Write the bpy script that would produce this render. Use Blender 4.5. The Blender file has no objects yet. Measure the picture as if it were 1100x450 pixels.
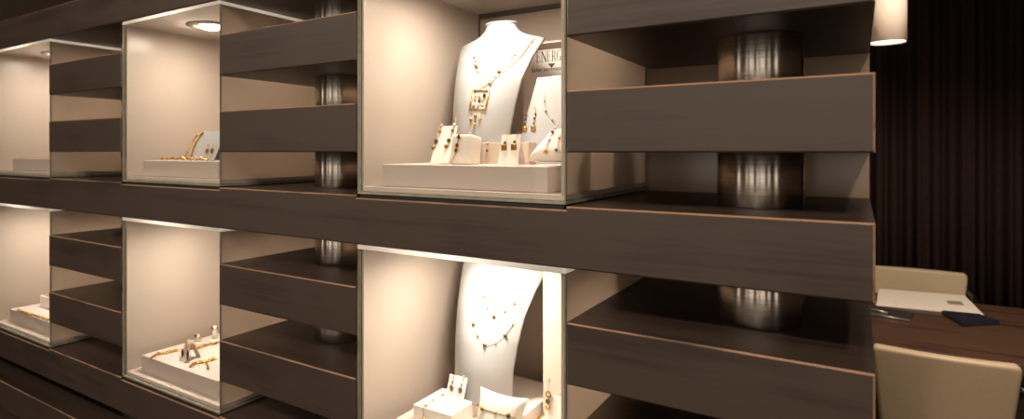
import bpy, bmesh, math, random
from mathutils import Vector, Matrix
random.seed(7)
C = bpy.context.scene.collection
PI = math.pi

# ------------------------------------------------------------------ camera model (1100x450 frame)
F, CX, Y0, YAW, CH = 647.3, 492.3, 162.25, 0.5867, 1.39
SN, CS = math.sin(YAW), math.cos(YAW)
def ray(px, py):
    a = (px - CX) / F; b = (Y0 - py) / F
    return Vector((-SN + a * CS, CS + a * SN, b))
def at(px, py, Y):                       # the point at world depth Y seen at that pixel
    d = ray(px, py); t = Y / d.y
    return Vector((d.x * t, Y, d.z * t + CH))
def atz(px, py, z):                      # the point at world height z seen at that pixel
    d = ray(px, py); t = (z - CH) / d.z
    return Vector((d.x * t, d.y * t, z))

# ------------------------------------------------------------------ materials
def srgb(r, g, b):
    f = lambda c: (c / 255 / 12.92) if c / 255 <= .04045 else ((c / 255 + .055) / 1.055) ** 2.4
    return (f(r), f(g), f(b), 1)
class NT:
    def __init__(s, name):
        s.m = bpy.data.materials.new(name); s.m.use_nodes = True
        s.t = s.m.node_tree; s.t.nodes.clear()
        s.out = s.n('ShaderNodeOutputMaterial')
    def n(s, t, **k):
        o = s.t.nodes.new(t)
        for a, v in k.items():
            if a.startswith('i_'): o.inputs[a[2:].replace('_', ' ')].default_value = v
            else: setattr(o, a, v)
        return o
    def l(s, a, b): s.t.links.new(a, b)
def simple(name, col, rough=.5, metal=0., var=.06, scale=30., spec=.5, bump=0., coat=0., aniso=0.):
    k = NT(name)
    p = k.n('ShaderNodeBsdfPrincipled'); p.inputs['Roughness'].default_value = rough
    p.inputs['Metallic'].default_value = metal; p.inputs['Specular IOR Level'].default_value = spec
    p.inputs['Coat Weight'].default_value = coat
    tc = k.n('ShaderNodeTexCoord'); nz = k.n('ShaderNodeTexNoise'); nz.inputs['Scale'].default_value = scale
    k.l(tc.outputs['Object'], nz.inputs['Vector'])
    r = k.n('ShaderNodeValToRGB')
    r.color_ramp.elements[0].position = .3; r.color_ramp.elements[1].position = .7
    r.color_ramp.elements[0].color = tuple(c * (1 - var) for c in col[:3]) + (1,)
    r.color_ramp.elements[1].color = tuple(min(1, c * (1 + var)) for c in col[:3]) + (1,)
    k.l(nz.outputs['Fac'], r.inputs['Fac']); k.l(r.outputs['Color'], p.inputs['Base Color'])
    if bump:
        b = k.n('ShaderNodeBump'); b.inputs['Strength'].default_value = bump; b.inputs['Distance'].default_value = .001
        k.l(nz.outputs['Fac'], b.inputs['Height']); k.l(b.outputs['Normal'], p.inputs['Normal'])
    k.l(p.outputs['BSDF'], k.out.inputs['Surface'])
    return k.m
def wood(name, dark, light, rough=.5, sx=1.3, worn_highlight=None):
    k = NT(name)
    p = k.n('ShaderNodeBsdfPrincipled'); p.inputs['Roughness'].default_value = rough
    p.inputs['Specular IOR Level'].default_value = .5
    tc = k.n('ShaderNodeTexCoord'); mp = k.n('ShaderNodeMapping')
    mp.inputs['Scale'].default_value = (sx, 26, 26)
    oi = k.n('ShaderNodeObjectInfo'); ad = k.n('ShaderNodeVectorMath', operation='SCALE'); ad.inputs['Scale'].default_value = 9
    cb = k.n('ShaderNodeCombineXYZ'); k.l(oi.outputs['Random'], cb.inputs['X']); k.l(oi.outputs['Random'], cb.inputs['Z'])
    k.l(cb.outputs['Vector'], ad.inputs[0]); k.l(ad.outputs['Vector'], mp.inputs['Location'])
    k.l(tc.outputs['Object'], mp.inputs['Vector'])
    wn = k.n('ShaderNodeTexNoise'); wn.inputs['Scale'].default_value = 1.0; wn.inputs['Detail'].default_value = 3; wn.inputs['Distortion'].default_value = .6
    k.l(mp.outputs['Vector'], wn.inputs['Vector'])
    m2 = k.n('ShaderNodeMapping'); m2.inputs['Scale'].default_value = (sx * 5, 190, 190)
    k.l(tc.outputs['Object'], m2.inputs['Vector'])
    fn = k.n('ShaderNodeTexNoise'); fn.inputs['Scale'].default_value = 1.0; fn.inputs['Detail'].default_value = 4
    k.l(m2.outputs['Vector'], fn.inputs['Vector'])
    bl = k.n('ShaderNodeTexNoise'); bl.inputs['Scale'].default_value = 7.0
    k.l(tc.outputs['Object'], bl.inputs['Vector'])
    a1 = k.n('ShaderNodeMath', operation='MULTIPLY_ADD'); a1.inputs[1].default_value = .45; 
    k.l(fn.outputs['Fac'], a1.inputs[0]); k.l(wn.outputs['Fac'], a1.inputs[2])
    a2 = k.n('ShaderNodeMath', operation='MULTIPLY_ADD'); a2.inputs[1].default_value = .5
    k.l(bl.outputs['Fac'], a2.inputs[0]); k.l(a1.outputs[0], a2.inputs[2])
    r = k.n('ShaderNodeValToRGB'); r.color_ramp.elements[0].position = .72; r.color_ramp.elements[1].position = 1.2 if False else 1.0
    r.color_ramp.elements[0].color = dark; r.color_ramp.elements[1].color = light
    k.l(a2.outputs[0], r.inputs['Fac']); k.l(r.outputs['Color'], p.inputs['Base Color'])
    b = k.n('ShaderNodeBump'); b.inputs['Strength'].default_value = .25; b.inputs['Distance'].default_value = .0006
    k.l(fn.outputs['Fac'], b.inputs['Height']); k.l(b.outputs['Normal'], p.inputs['Normal'])
    k.l(p.outputs['BSDF'], k.out.inputs['Surface'])
    return k.m
def glass(name, tint, refl=1.0, ior=1.45):
    k = NT(name)
    t = k.n('ShaderNodeBsdfTransparent'); t.inputs['Color'].default_value = tint
    g = k.n('ShaderNodeBsdfGlossy'); g.inputs['Roughness'].default_value = .03
    fr = k.n('ShaderNodeFresnel'); fr.inputs['IOR'].default_value = ior
    mu = k.n('ShaderNodeMath', operation='MULTIPLY'); mu.inputs[1].default_value = refl
    ge = k.n('ShaderNodeNewGeometry'); ib = k.n('ShaderNodeMath', operation='SUBTRACT'); ib.inputs[0].default_value = 1
    k.l(ge.outputs['Backfacing'], ib.inputs[1]); m0 = k.n('ShaderNodeMath', operation='MULTIPLY')
    k.l(fr.outputs['Fac'], m0.inputs[0]); k.l(ib.outputs[0], m0.inputs[1]); k.l(m0.outputs[0], mu.inputs[0])
    nz = k.n('ShaderNodeTexNoise'); nz.inputs['Scale'].default_value = 6
    tc = k.n('ShaderNodeTexCoord'); k.l(tc.outputs['Object'], nz.inputs['Vector'])
    rr = k.n('ShaderNodeMath', operation='MULTIPLY'); rr.inputs[1].default_value = .08
    k.l(nz.outputs['Fac'], rr.inputs[0]); k.l(rr.outputs[0], g.inputs['Roughness'])
    mx = k.n('ShaderNodeMixShader'); k.l(mu.outputs[0], mx.inputs['Fac'])
    k.l(t.outputs['BSDF'], mx.inputs[1]); k.l(g.outputs['BSDF'], mx.inputs[2])
    k.l(mx.outputs['Shader'], k.out.inputs['Surface'])
    return k.m
def translucent(name, col, fac, gloss=.08, rough=.25):
    k = NT(name)
    d = k.n('ShaderNodeBsdfDiffuse'); d.inputs['Color'].default_value = col
    t = k.n('ShaderNodeBsdfTranslucent'); t.inputs['Color'].default_value = col
    m = k.n('ShaderNodeMixShader'); m.inputs['Fac'].default_value = fac
    k.l(d.outputs['BSDF'], m.inputs[1]); k.l(t.outputs['BSDF'], m.inputs[2])
    g = k.n('ShaderNodeBsdfGlossy'); g.inputs['Roughness'].default_value = rough
    lw = k.n('ShaderNodeFresnel'); lw.inputs['IOR'].default_value = 1.35
    nz = k.n('ShaderNodeTexNoise'); nz.inputs['Scale'].default_value = 9
    tc = k.n('ShaderNodeTexCoord'); k.l(tc.outputs['Object'], nz.inputs['Vector'])
    bp = k.n('ShaderNodeBump'); bp.inputs['Strength'].default_value = .02; k.l(nz.outputs['Fac'], bp.inputs['Height'])
    k.l(bp.outputs['Normal'], g.inputs['Normal'])
    m2 = k.n('ShaderNodeMixShader'); k.l(lw.outputs['Fac'], m2.inputs['Fac'])
    k.l(m.outputs['Shader'], m2.inputs[1]); k.l(g.outputs['BSDF'], m2.inputs[2])
    k.l(m2.outputs['Shader'], k.out.inputs['Surface'])
    return k.m
def emit(name, col, s):
    k = NT(name); e = k.n('ShaderNodeEmission'); e.inputs['Color'].default_value = col; e.inputs['Strength'].default_value = s
    k.l(e.outputs[0], k.out.inputs['Surface']); return k.m
ANR = 0.25
def brushed(name):
    k = NT(name)
    p = k.n('ShaderNodeBsdfPrincipled'); p.inputs['Metallic'].default_value = 1
    p.inputs['Anisotropic'].default_value = .92; p.inputs['Anisotropic Rotation'].default_value = ANR
    tc = k.n('ShaderNodeTexCoord'); mp = k.n('ShaderNodeMapping'); mp.inputs['Scale'].default_value = (3, 3, 420)
    nz = k.n('ShaderNodeTexNoise'); nz.inputs['Scale'].default_value = 1; nz.inputs['Detail'].default_value = 4
    k.l(tc.outputs['Object'], mp.inputs['Vector']); k.l(mp.outputs['Vector'], nz.inputs['Vector'])
    r = k.n('ShaderNodeValToRGB'); r.color_ramp.elements[0].position = .3; r.color_ramp.elements[1].position = .7
    r.color_ramp.elements[0].color = srgb(206, 194, 180); r.color_ramp.elements[1].color = srgb(240, 228, 214)
    k.l(nz.outputs['Fac'], r.inputs['Fac']); k.l(r.outputs['Color'], p.inputs['Base Color'])
    rr = k.n('ShaderNodeMapRange'); rr.inputs['To Min'].default_value = .2; rr.inputs['To Max'].default_value = .3
    k.l(nz.outputs['Fac'], rr.inputs['Value']); k.l(rr.outputs['Result'], p.inputs['Roughness'])
    b = k.n('ShaderNodeBump'); b.inputs['Strength'].default_value = .02; b.inputs['Distance'].default_value = .0001
    k.l(nz.outputs['Fac'], b.inputs['Height']); k.l(b.outputs['Normal'], p.inputs['Normal'])
    tg = k.n('ShaderNodeTangent', direction_type='RADIAL', axis='Z'); k.l(tg.outputs[0], p.inputs['Tangent'])
    k.l(p.outputs['BSDF'], k.out.inputs['Surface'])
    return k.m

M = {}
M['wood'] = wood('dark_stained_wood', srgb(63, 51, 44), srgb(82, 68, 58), .42)
M['worn'] = wood('worn_wood_edge', srgb(92, 72, 60), srgb(186, 144, 112), .6, 4)  # bare rubbed wood, with the edge highlight put into its pale colour
M['deskwood'] = wood('desk_wood', srgb(58, 40, 30), srgb(84, 60, 45), .38)
M['floorwood'] = wood('floor_wood', srgb(52, 42, 36), srgb(76, 62, 54), .45)
M['lining'] = translucent('cream_case_lining', srgb(240, 224, 209), .6)
M['lid'] = translucent('frosted_case_lid', srgb(248, 238, 226), .6)
M['base'] = translucent('white_case_base', srgb(238, 222, 208), .25)
M['front'] = glass('clear_front_glass', (.97, .975, .96, 1), .75)
M['side'] = glass('tinted_side_glass', (.925, .94, .925, 1), .7)
M['edge'] = simple('green_glass_edge', srgb(164, 158, 140), .25, 0, .15, 60, .6)
M['foot'] = simple('dark_rubber_foot', srgb(40, 38, 34), .6)
M['trim'] = simple('dark_grey_trim', srgb(88, 80, 74), .5)
M['white'] = simple('white_display_board', srgb(232, 222, 212), .55, 0, .015, 20)
M['leather'] = simple('white_leatherette', srgb(164, 161, 160), .5, 0, .012, 260, .4, .05)
M['pillow'] = simple('cream_velvet', srgb(234, 224, 210), .7, 0, .03, 120, .3, .1)
M['plinth'] = simple('plinth_card', srgb(206, 190, 180), .55, 0, .015, 20)
M['cardm'] = simple('cream_card', srgb(236, 226, 214), .6, 0, .02, 80)
M['shade_side'] = simple('grey_block_card', srgb(206, 190, 176), .6, 0, .03, 40)
M['gold'] = simple('gold', (.66, .38, .11, 1), .3, 1, .12, 400)
M['darkgold'] = simple('antique_gold', (.40, .22, .07, 1), .38, 1, .25, 500)
M['amber'] = simple('brown_stone', srgb(92, 56, 26), .15, 0, .35, 500, .8, 0, .6)
M['black_stone'] = simple('dark_stone', srgb(48, 34, 30), .12, 0, .3, 300, .8, 0, .6)
M['pearl'] = simple('clear_crystal', srgb(222, 208, 190), .12, 0, .15, 300, .9, 0, .5)
M['silver'] = simple('grey_stone', srgb(120, 116, 122), .2, .3, .2, 300)
M['steel'] = brushed('brushed_steel')
M['panel'] = simple('beige_gloss_panel', srgb(178, 150, 120), .2, 0, .04, 8, .6)
M['chrome'] = simple('satin_trim_ring', srgb(236, 226, 214), .35, .0, .02)
M['recess'] = simple('recess_grey', srgb(90, 80, 74), .6)
M['lens'] = emit('lamp_lens', (1, .90, .79, 1), 14)
M['ink'] = simple('brown_print', srgb(62, 46, 40), .6)
M['band'] = simple('brown_band', srgb(104, 78, 62), .6)
M['curtain'] = simple('dark_brown_curtain', srgb(50, 37, 32), .9, 0, .15, 60, .1)
M['leather_cream'] = simple('cream_leather', srgb(196, 172, 138), .42, 0, .03, 90, .4, .04)
M['black_metal'] = simple('black_metal', srgb(34, 30, 28), .4, .5)
M['shade'] = translucent('lamp_shade_fabric', srgb(232, 218, 202), .25, rough=.6)
M['paper'] = simple('newsprint', srgb(236, 224, 204), .7, 0, .04, 40)
M['print'] = simple('printed_picture', srgb(150, 128, 104), .7, 0, .2, 90)
M['folder'] = simple('dark_folder', srgb(58, 54, 50), .4)
M['penm'] = simple('grey_pen', srgb(150, 142, 130), .3, .6)
M['booklet'] = simple('navy_booklet', srgb(40, 41, 50), .25, 0, .15, 40)
M['wall'] = simple('cream_wall', srgb(178, 158, 138), .85, 0, .05, 3)
M['ceil'] = simple('dark_ceiling', srgb(70, 60, 54), .9, 0, .05, 3)
M['bulb'] = emit('bulb_glow', (1, .8, .58, 1), 5)
M['window_glow'] = emit('window_daylight', (1, .88, .76, 1), 1.9)  # glow of the added panes, fill and reflections
M['fixture'] = emit('ceiling_lamp_lens', (1, .86, .68, 1), 6)

# ------------------------------------------------------------------ mesh helpers
def wloc(o):
    v = Vector((0, 0, 0))
    while o: v += o.location; o = o.parent
    return v
def obj(name, bm, mat, parent=None, loc=None, smooth=False):
    """bm is in world coordinates; the object's origin is its parent's (or loc)."""
    org = wloc(parent) if parent else Vector(loc or (0, 0, 0))
    bmesh.ops.translate(bm, verts=bm.verts, vec=-org)
    me = bpy.data.meshes.new(name); bm.to_mesh(me); bm.free()
    for m in (mat if isinstance(mat, (list, tuple)) else [mat]): me.materials.append(M[m])
    if smooth:
        for p in me.polygons: p.use_smooth = True
    o = bpy.data.objects.new(name, me); C.objects.link(o)
    if parent: o.parent = parent
    else: o.location = org
    return o
def tag(o, label, cat, group=None, kind=None):
    o['label'] = label; o['category'] = cat
    if group: o['group'] = group
    if kind: o['kind'] = kind
    return o
def thing(name, label, cat, loc, group=None):
    o = bpy.data.objects.new(name, None); C.objects.link(o); o.location = Vector(loc)
    o.empty_display_size = .02
    return tag(o, label, cat, group)
def struct(name, bm, mat):
    o = obj(name, bm, mat); o['kind'] = 'structure'; return o
def box(bm, a, b, bev=0., seg=1, mi=0):
    """axis-aligned box between corners a and b, optionally bevelled"""
    t = bmesh.new()
    a, b = Vector(a), Vector(b)
    bmesh.ops.create_cube(t, size=1)
    c = (a + b) / 2; s = b - a
    for v in t.verts: v.co = Vector((v.co.x * s.x, v.co.y * s.y, v.co.z * s.z)) + c
    if bev: bmesh.ops.bevel(t, geom=t.edges[:], offset=bev, segments=seg, affect='EDGES', profile=.5)
    for f in t.faces: f.material_index = mi
    add(bm, t); return bm
def add(bm, t):
    me = bpy.data.meshes.new('tmp'); t.to_mesh(me); t.free(); bm.from_mesh(me); bpy.data.meshes.remove(me)
def nb(): return bmesh.new()
def fbox(bm, O, R, U, N, u0, u1, v0, v1, n0, n1, bev=0., seg=1, mi=0):
    """box in the frame O,R,U,N"""
    t = bmesh.new(); box(t, (u0, v0, n0), (u1, v1, n1), bev, seg, mi)
    for v in t.verts: v.co = O + R * v.co.x + U * v.co.y + N * v.co.z
    bmesh.ops.recalc_face_normals(t, faces=t.faces[:])
    add(bm, t); return bm
def poly_prism(bm, pts, vec, bev=0., mi=0):
    """closed polygon pts (3-D) extruded along vec"""
    t = bmesh.new(); vec = Vector(vec)
    a = [t.verts.new(Vector(p)) for p in pts]; b = [t.verts.new(Vector(p) + vec) for p in pts]
    t.faces.new(a); t.faces.new(b[::-1])
    for i in range(len(a)): t.faces.new((a[i], b[i], b[(i + 1) % len(a)], a[(i + 1) % len(a)]))
    bmesh.ops.recalc_face_normals(t, faces=t.faces[:])
    if bev: bmesh.ops.bevel(t, geom=t.edges[:], offset=bev, segments=2, affect='EDGES', profile=.5)
    for f in t.faces: f.material_index = mi
    add(bm, t); return bm
def ball(bm, c, rx, ry=None, rz=None, seg=10, R=None):
    ry = ry or rx; rz = rz or rx
    t = bmesh.new(); bmesh.ops.create_uvsphere(t, u_segments=seg, v_segments=max(6, seg * 2 // 3), radius=1)
    for v in t.verts:
        p = Vector((v.co.x * rx, v.co.y * ry, v.co.z * rz))
        v.co = (R @ p if R else p) + Vector(c)
    add(bm, t); return bm
def torus(bm, c, R, r, nrm=(0, 1, 0), n=18, k=8):
    t = bmesh.new(); c = Vector(c); q = Vector((0, 0, 1)).rotation_difference(Vector(nrm).normalized())
    rows = []
    for i in range(n):
        A = 2 * PI * i / n; rows.append([t.verts.new(c + q @ Vector(((R + r * math.cos(2 * PI * j / k)) * math.cos(A), (R + r * math.cos(2 * PI * j / k)) * math.sin(A), r * math.sin(2 * PI * j / k)))) for j in range(k)])
    for i in range(n):
        for j in range(k): t.faces.new((rows[i][j], rows[(i + 1) % n][j], rows[(i + 1) % n][(j + 1) % k], rows[i][(j + 1) % k]))
    bmesh.ops.recalc_face_normals(t, faces=t.faces[:])
    add(bm, t); return bm
def tube(bm, pts, r, k=6, rf=None):
    """tube along a polyline; rf(i) gives the radius factor"""
    t = bmesh.new(); pts = [Vector(p) for p in pts]; rows = []
    for i, p in enumerate(pts):
        d = (pts[min(i + 1, len(pts) - 1)] - pts[max(i - 1, 0)])
        if d.length < 1e-9: d = Vector((0, 0, 1))
        d.normalize()
        a = d.cross(Vector((0, 0, 1)) if abs(d.z) < .9 else Vector((1, 0, 0))).normalized(); b = d.cross(a)
        rr = r * (rf(i) if rf else 1)
        rows.append([t.verts.new(p + a * rr * math.cos(2 * PI * j / k) + b * rr * math.sin(2 * PI * j / k)) for j in range(k)])
    for i in range(len(rows) - 1):
        for j in range(k): t.faces.new((rows[i][j], rows[i][(j + 1) % k], rows[i + 1][(j + 1) % k], rows[i + 1][j]))
    t.faces.new(rows[0][::-1]); t.faces.new(rows[-1])
    bmesh.ops.recalc_face_normals(t, faces=t.faces[:])
    add(bm, t); return bm
def lathe(bm, c, prof, n=32, cap=True):
    """profile [(r,z)] turned about the vertical through c"""
    t = bmesh.new(); c = Vector(c); rows = []
    for r, z in prof: rows.append([t.verts.new(c + Vector((r * math.cos(2 * PI * i / n), r * math.sin(2 * PI * i / n), z))) for i in range(n)])
    for a, b in zip(rows, rows[1:]):
        for i in range(n): t.faces.new((a[i], a[(i + 1) % n], b[(i + 1) % n], b[i]))
    if cap: t.faces.new(rows[0][::-1]); t.faces.new(rows[-1])
    bmesh.ops.recalc_face_normals(t, faces=t.faces[:])
    add(bm, t); return bm
def resample(pts, step):
    pts = [Vector(p) for p in pts]
    # Catmull-Rom then even spacing
    P = [pts[0]] + pts + [pts[-1]]; fine = []
    for i in range(1, len(P) - 2):
        for s in range(12):
            t = s / 12; a, b, c, d = P[i - 1], P[i], P[i + 1], P[i + 2]
            fine.append(.5 * ((2 * b) + (c - a) * t + (2 * a - 5 * b + 4 * c - d) * t * t + (3 * b - a - 3 * c + d) * t ** 3))
    fine.append(pts[-1])
    out = [fine[0]]; acc = 0
    for p, q in zip(fine, fine[1:]):
        acc += (q - p).length
        if acc >= step: out.append(q); acc = 0
    if (out[-1] - fine[-1]).length > step * .3: out.append(fine[-1])
    return out
def chain_bm(pts, r=.0007):
    q = resample(pts, r * 2.4)
    return tube(nb(), q, r, 6, lambda i: 1.25 if i % 2 else .6)

# ------------------------------------------------------------------ the wall of planks: dimensions in metres
D = .791                                            # distance of the wall's front face
DEP = .411
ZT, PZ, TH = CH + .2488, .1634, .0874               # top of plank 0, pitch, thickness
top = lambda i: ZT - PZ * i
XE, XCR, XCL, XBR, XBL, XAR, XAL = .0149, -.3443, -.7443, -1.142, -1.542, -1.940, -2.340
NOTCH = .005
def plank_bm(x0, x1, i, notches=()):
    """a thick board; its top front edge and its end edges are rubbed to bare wood"""
    z1 = top(i); z0 = z1 - TH; b = .0022
    P = [(x0, z0), (x1, z0), (x1, z1)]
    for (a, c) in sorted(notches, reverse=True):
        if c < x1 - 1e-6: P += [(c, z1)]
        P += [(min(c, x1), z1 - NOTCH), (max(a, x0), z1 - NOTCH)]
        P += [(max(a, x0), z1)]
    P += [(x0, z1)]
    Q = []
    for p in P:
        if not Q or (abs(p[0] - Q[-1][0]) + abs(p[1] - Q[-1][1])) > 1e-7: Q.append(p)
    if abs(Q[0][0] - Q[-1][0]) + abs(Q[0][1] - Q[-1][1]) < 1e-7: Q.pop()
    t = bmesh.new()
    f = [t.verts.new((x, D, z)) for x, z in Q]; k = [t.verts.new((x, D + DEP, z)) for x, z in Q]
    t.faces.new(f); t.faces.new(k[::-1])
    for j in range(len(Q)): t.faces.new((f[j], k[j], k[(j + 1) % len(Q)], f[(j + 1) % len(Q)]))
    bmesh.ops.recalc_face_normals(t, faces=t.faces[:])
    edges = [e for e in t.edges if all(abs(v.co.y - D) < 1e-6 for v in e.verts)]
    before = set(t.faces)
    bmesh.ops.bevel(t, geom=edges, offset=b, segments=1, affect='EDGES', profile=.5)
    for fc in t.faces:
        n = fc.normal
        c = fc.calc_center_median()
        if n.y < -.2 and n.z > .2: fc.material_index = 1                      # top front arris
        elif n.y < -.2 and n.x > .2 and abs(c.x - x1) < .01 and x1 > 0: fc.material_index = 1   # right end arris
    return t
def plank(x0, x1, i, label, group, notches=()):
    return tag(obj('wooden_plank', plank_bm(x0, x1, i, notches), ['wood', 'worn'], None, ((x0 + x1) / 2, D + DEP / 2, top(i) - TH)), label, 'plank', group)
cases_x = [(XAL, XAR), (XBL, XBR), (XCL, XCR)]
XL = -3.2
GL = 'long planks running the length of the display wall'
plank(XL, XE, -1, 'long dark wooden plank running above the upper row of glass cases', GL)
plank(XL, XE, 2, 'long dark wooden plank running between the upper and lower rows of glass cases', GL, cases_x)
plank(XL, XE, 5, 'long dark wooden plank running right beneath the lower row of glass cases', GL, cases_x)
plank(XL, XE, 6, 'lowest long dark plank, at the bottom left below all the glass cases', GL)
GS = 'short planks stacked between the glass cases'
g = .0012
RIGHT = (XCR + g, XE); MID = (XBR + g, XCL - g); LEFT = (XAR + g, XBL - g)
for (x0, x1), i, lab in [
    (RIGHT, 0, 'topmost short dark plank at the wall\'s right end, its underside showing'),
    (RIGHT, 1, 'short dark plank at the wall\'s right end, just above the long middle plank'),
    (RIGHT, 3, 'short dark plank at the wall\'s right end, just below the long middle plank'),
    (RIGHT, 4, 'short dark plank at the wall\'s right end cut off by the photo\'s bottom edge'),
    (MID, 0, 'upper short dark plank between the square pendant case and the downlit case'),
    (MID, 1, 'lower short dark plank between the square pendant case and the downlit case'),
    (MID, 3, 'upper of two short dark planks between the lower bust case and the lower bracelet case'),
    (MID, 4, 'lower of two short dark planks between the lower bust case and the lower bracelet case'),
    (LEFT, 0, 'upper of two short dark planks just right of the upper leftmost glass case'),
    (LEFT, 1, 'lower of two short dark planks just right of the upper leftmost glass case'),
    (LEFT, 3, 'upper of two short dark planks just right of the lower leftmost glass case'),
    (LEFT, 4, 'lower of two short dark planks just right of the lower leftmost glass case')]:
    plank(x0, x1, i, lab, GS)

# steel tube sections between the planks
def spacer(x, y, zb, zt, label):
    r = .0555
    h = zt - zb
    prof = [(r - .0012, .0002), (r, .0014), (r, h - .0014), (r - .0012, h - .0002)]
    o = obj('steel_spacer_tube', lathe(nb(), (x, y, zb), prof, 64), 'steel', None, (x, y, zb), True)
    for p in o.data.polygons:
        if abs(p.normal.z) > .9: p.use_smooth = False
    tag(o, label, 'steel tube', 'steel tube sections holding the planks apart')
RX, MX, SY = -.118, (XBR + XCL) / 2, .955
for x, cells in [(RX, [(0, 'wide brushed steel tube between the right end\'s upper two short planks'),
                       (1, 'wide brushed steel tube standing on the long middle plank at the right end'),
                       (2, 'brushed steel tube hanging in shadow under the long middle plank at the right end')]),
                 (MX, [(-1, 'steel tube sliver at the photo\'s top edge, left of the square pendant case'),
                       (0, 'steel tube sliver between the two short planks left of the square pendant case'),
                       (1, 'steel tube sliver standing on the long middle plank left of the square pendant case'),
                       (2, 'steel tube sliver under the long middle plank, left of the lower bust case'),
                       (3, 'shaded steel tube sliver between the two lower short planks left of the lower bust case')])]:
    for i, lab in cells: spacer(x, SY, top(i + 1), top(i) - TH, lab)
for x, cells in [(RX, (3, 4, 5)), (MX, (4, 5)), ((XAR + XBL) / 2, (-1, 0, 1, 2, 3, 4, 5))]:
    for i in cells: spacer(x, SY, top(i + 1), top(i) - TH, 'steel tube section out of sight, deep behind the planks and cases')

# back panel and a plinth that carries the wall
tag(obj('back_panel', box(nb(), (XL, D + DEP + .002, .001), (XE, D + DEP + .012, top(-1)), .0008), 'panel', None, (-1.6, D + DEP, 0)),
    'glossy beige panel closing the wall behind the planks and steel tubes', 'panel')
struct('trim_1', box(nb(), (XL, D + .03, 0), (XE - .03, D + DEP, top(6) - TH)), 'wood')

# ------------------------------------------------------------------ glass cases
CASE_W, CASE_H, CASE_D = .3976, .4078, .405
def make_case(xc, zb, label):
    """zb: the notch the case stands in"""
    y0 = D + .003; y1 = y0 + CASE_D; x0, x1 = xc - CASE_W / 2, xc + CASE_W / 2
    t = thing('glass_display_case', label, 'display case', (xc, y0 + CASE_D / 2, zb), 'glass display cases in the wall')
    obj('foot', box(nb(), (x0 + .004, y0 + .003, zb), (x1 - .004, y1 - .01, zb + .0068)), 'foot', t)
    obj('glass_base', box(nb(), (x0, y0, zb + .0068), (x1, y1, zb + .0115), .0006), 'edge', t)
    obj('base', box(nb(), (x0 + .0055, y0 + .0062, zb + .0117), (x1 - .0055, y1 - .002, zb + .0205), .0012, 2), 'base', t)
    zl = zb + CASE_H - .0088
    def pane(name, a, b, mat, thin):
        bm = box(nb(), a, b)
        for f in bm.faces: f.material_index = 0 if abs(f.normal[thin]) > .9 else 1
        return obj(name, bm, [mat, 'edge'], t)
    pane('front_glass', (x0, y0, zb + .0116), (x1, y0 + .005, zl), 'front', 1)
    for s in (0, 1):
        a, b = (x0, x0 + .0045) if s == 0 else (x1 - .0045, x1)
        pane('side_glass', (a, y0 + .0052, zb + .0116), (b, y1, zl), 'side', 0)
        a, b = (x0 + .0055, x0 + .0095) if s == 0 else (x1 - .0095, x1 - .0055)
        obj('side_lining', box(nb(), (a, y0 + .0062, zb + .0206), (b, y1 - .002, zl - .0002)), 'lining', t)
    obj('back_lining', box(nb(), (x0 + .0097, y1 - .008, zb + .0206), (x1 - .0097, y1 - .002, zl - .0002)), 'lining', t)
    bm = box(nb(), (x0 + .0097, y1 - .0105, zl - .0115), (x1 - .0097, y1 - .0082, zl - .0003))
    box(bm, (x0 + .0097, y1 - .0105, zb + .0206), (x0 + .0122, y1 - .0082, zl - .0118))
    obj('corner_trim', bm, 'trim', t)
    ld = obj('lid', box(nb(), (x0, y0 - .001, zl), (x1, y1, zb + CASE_H - .0006), .0012, 2), 'lid', t)
    # recessed lamp
    c = Vector((xc - .015, y0 + .125, zl))
    dl = obj('downlight', lathe(nb(), c, [(.050, -.0002), (.052, -.003), (.047, -.0055), (.040, -.0045), (.038, -.0015), (.050, -.0003)], 40, False), 'chrome', t, None, True)
    obj('recess_plate', lathe(nb(), c, [(.060, -.0001), (.060, -.0012), (.0525, -.0014), (.0525, -.0001)], 40, False), 'recess', dl)
    obj('lamp_lens', lathe(nb(), c, [(.0005, -.0008), (.028, -.0010), (.026, -.0060), (.015, -.0105), (.0005, -.012)], 32), 'lens', dl, None, True)
    obj('reflector', lathe(nb(), c, [(.0365, -.0012), (.029, -.0008)], 32, False), 'chrome', dl, None, True)
    return t
def spot(name, loc, power, size, ang, blend, col, parent=None, aim=None):
    l = bpy.data.lights.new(name, 'SPOT'); l.energy = power; l.shadow_soft_size = size; l.spot_size = math.radians(ang); l.spot_blend = blend; l.color = col
    o = bpy.data.objects.new(name, l); C.objects.link(o)
    d = (Vector(aim) - Vector(loc)) if aim else Vector((0, 0, -1))
    o.rotation_euler = d.to_track_quat('-Z', 'Y').to_euler()
    if parent: o.parent = parent; o.location = Vector(loc) - wloc(parent)
    else: o.location = loc
    return o
ZU, ZLW = top(2) - NOTCH, top(5) - NOTCH
CASEP = dict(power=3.2)
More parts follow.
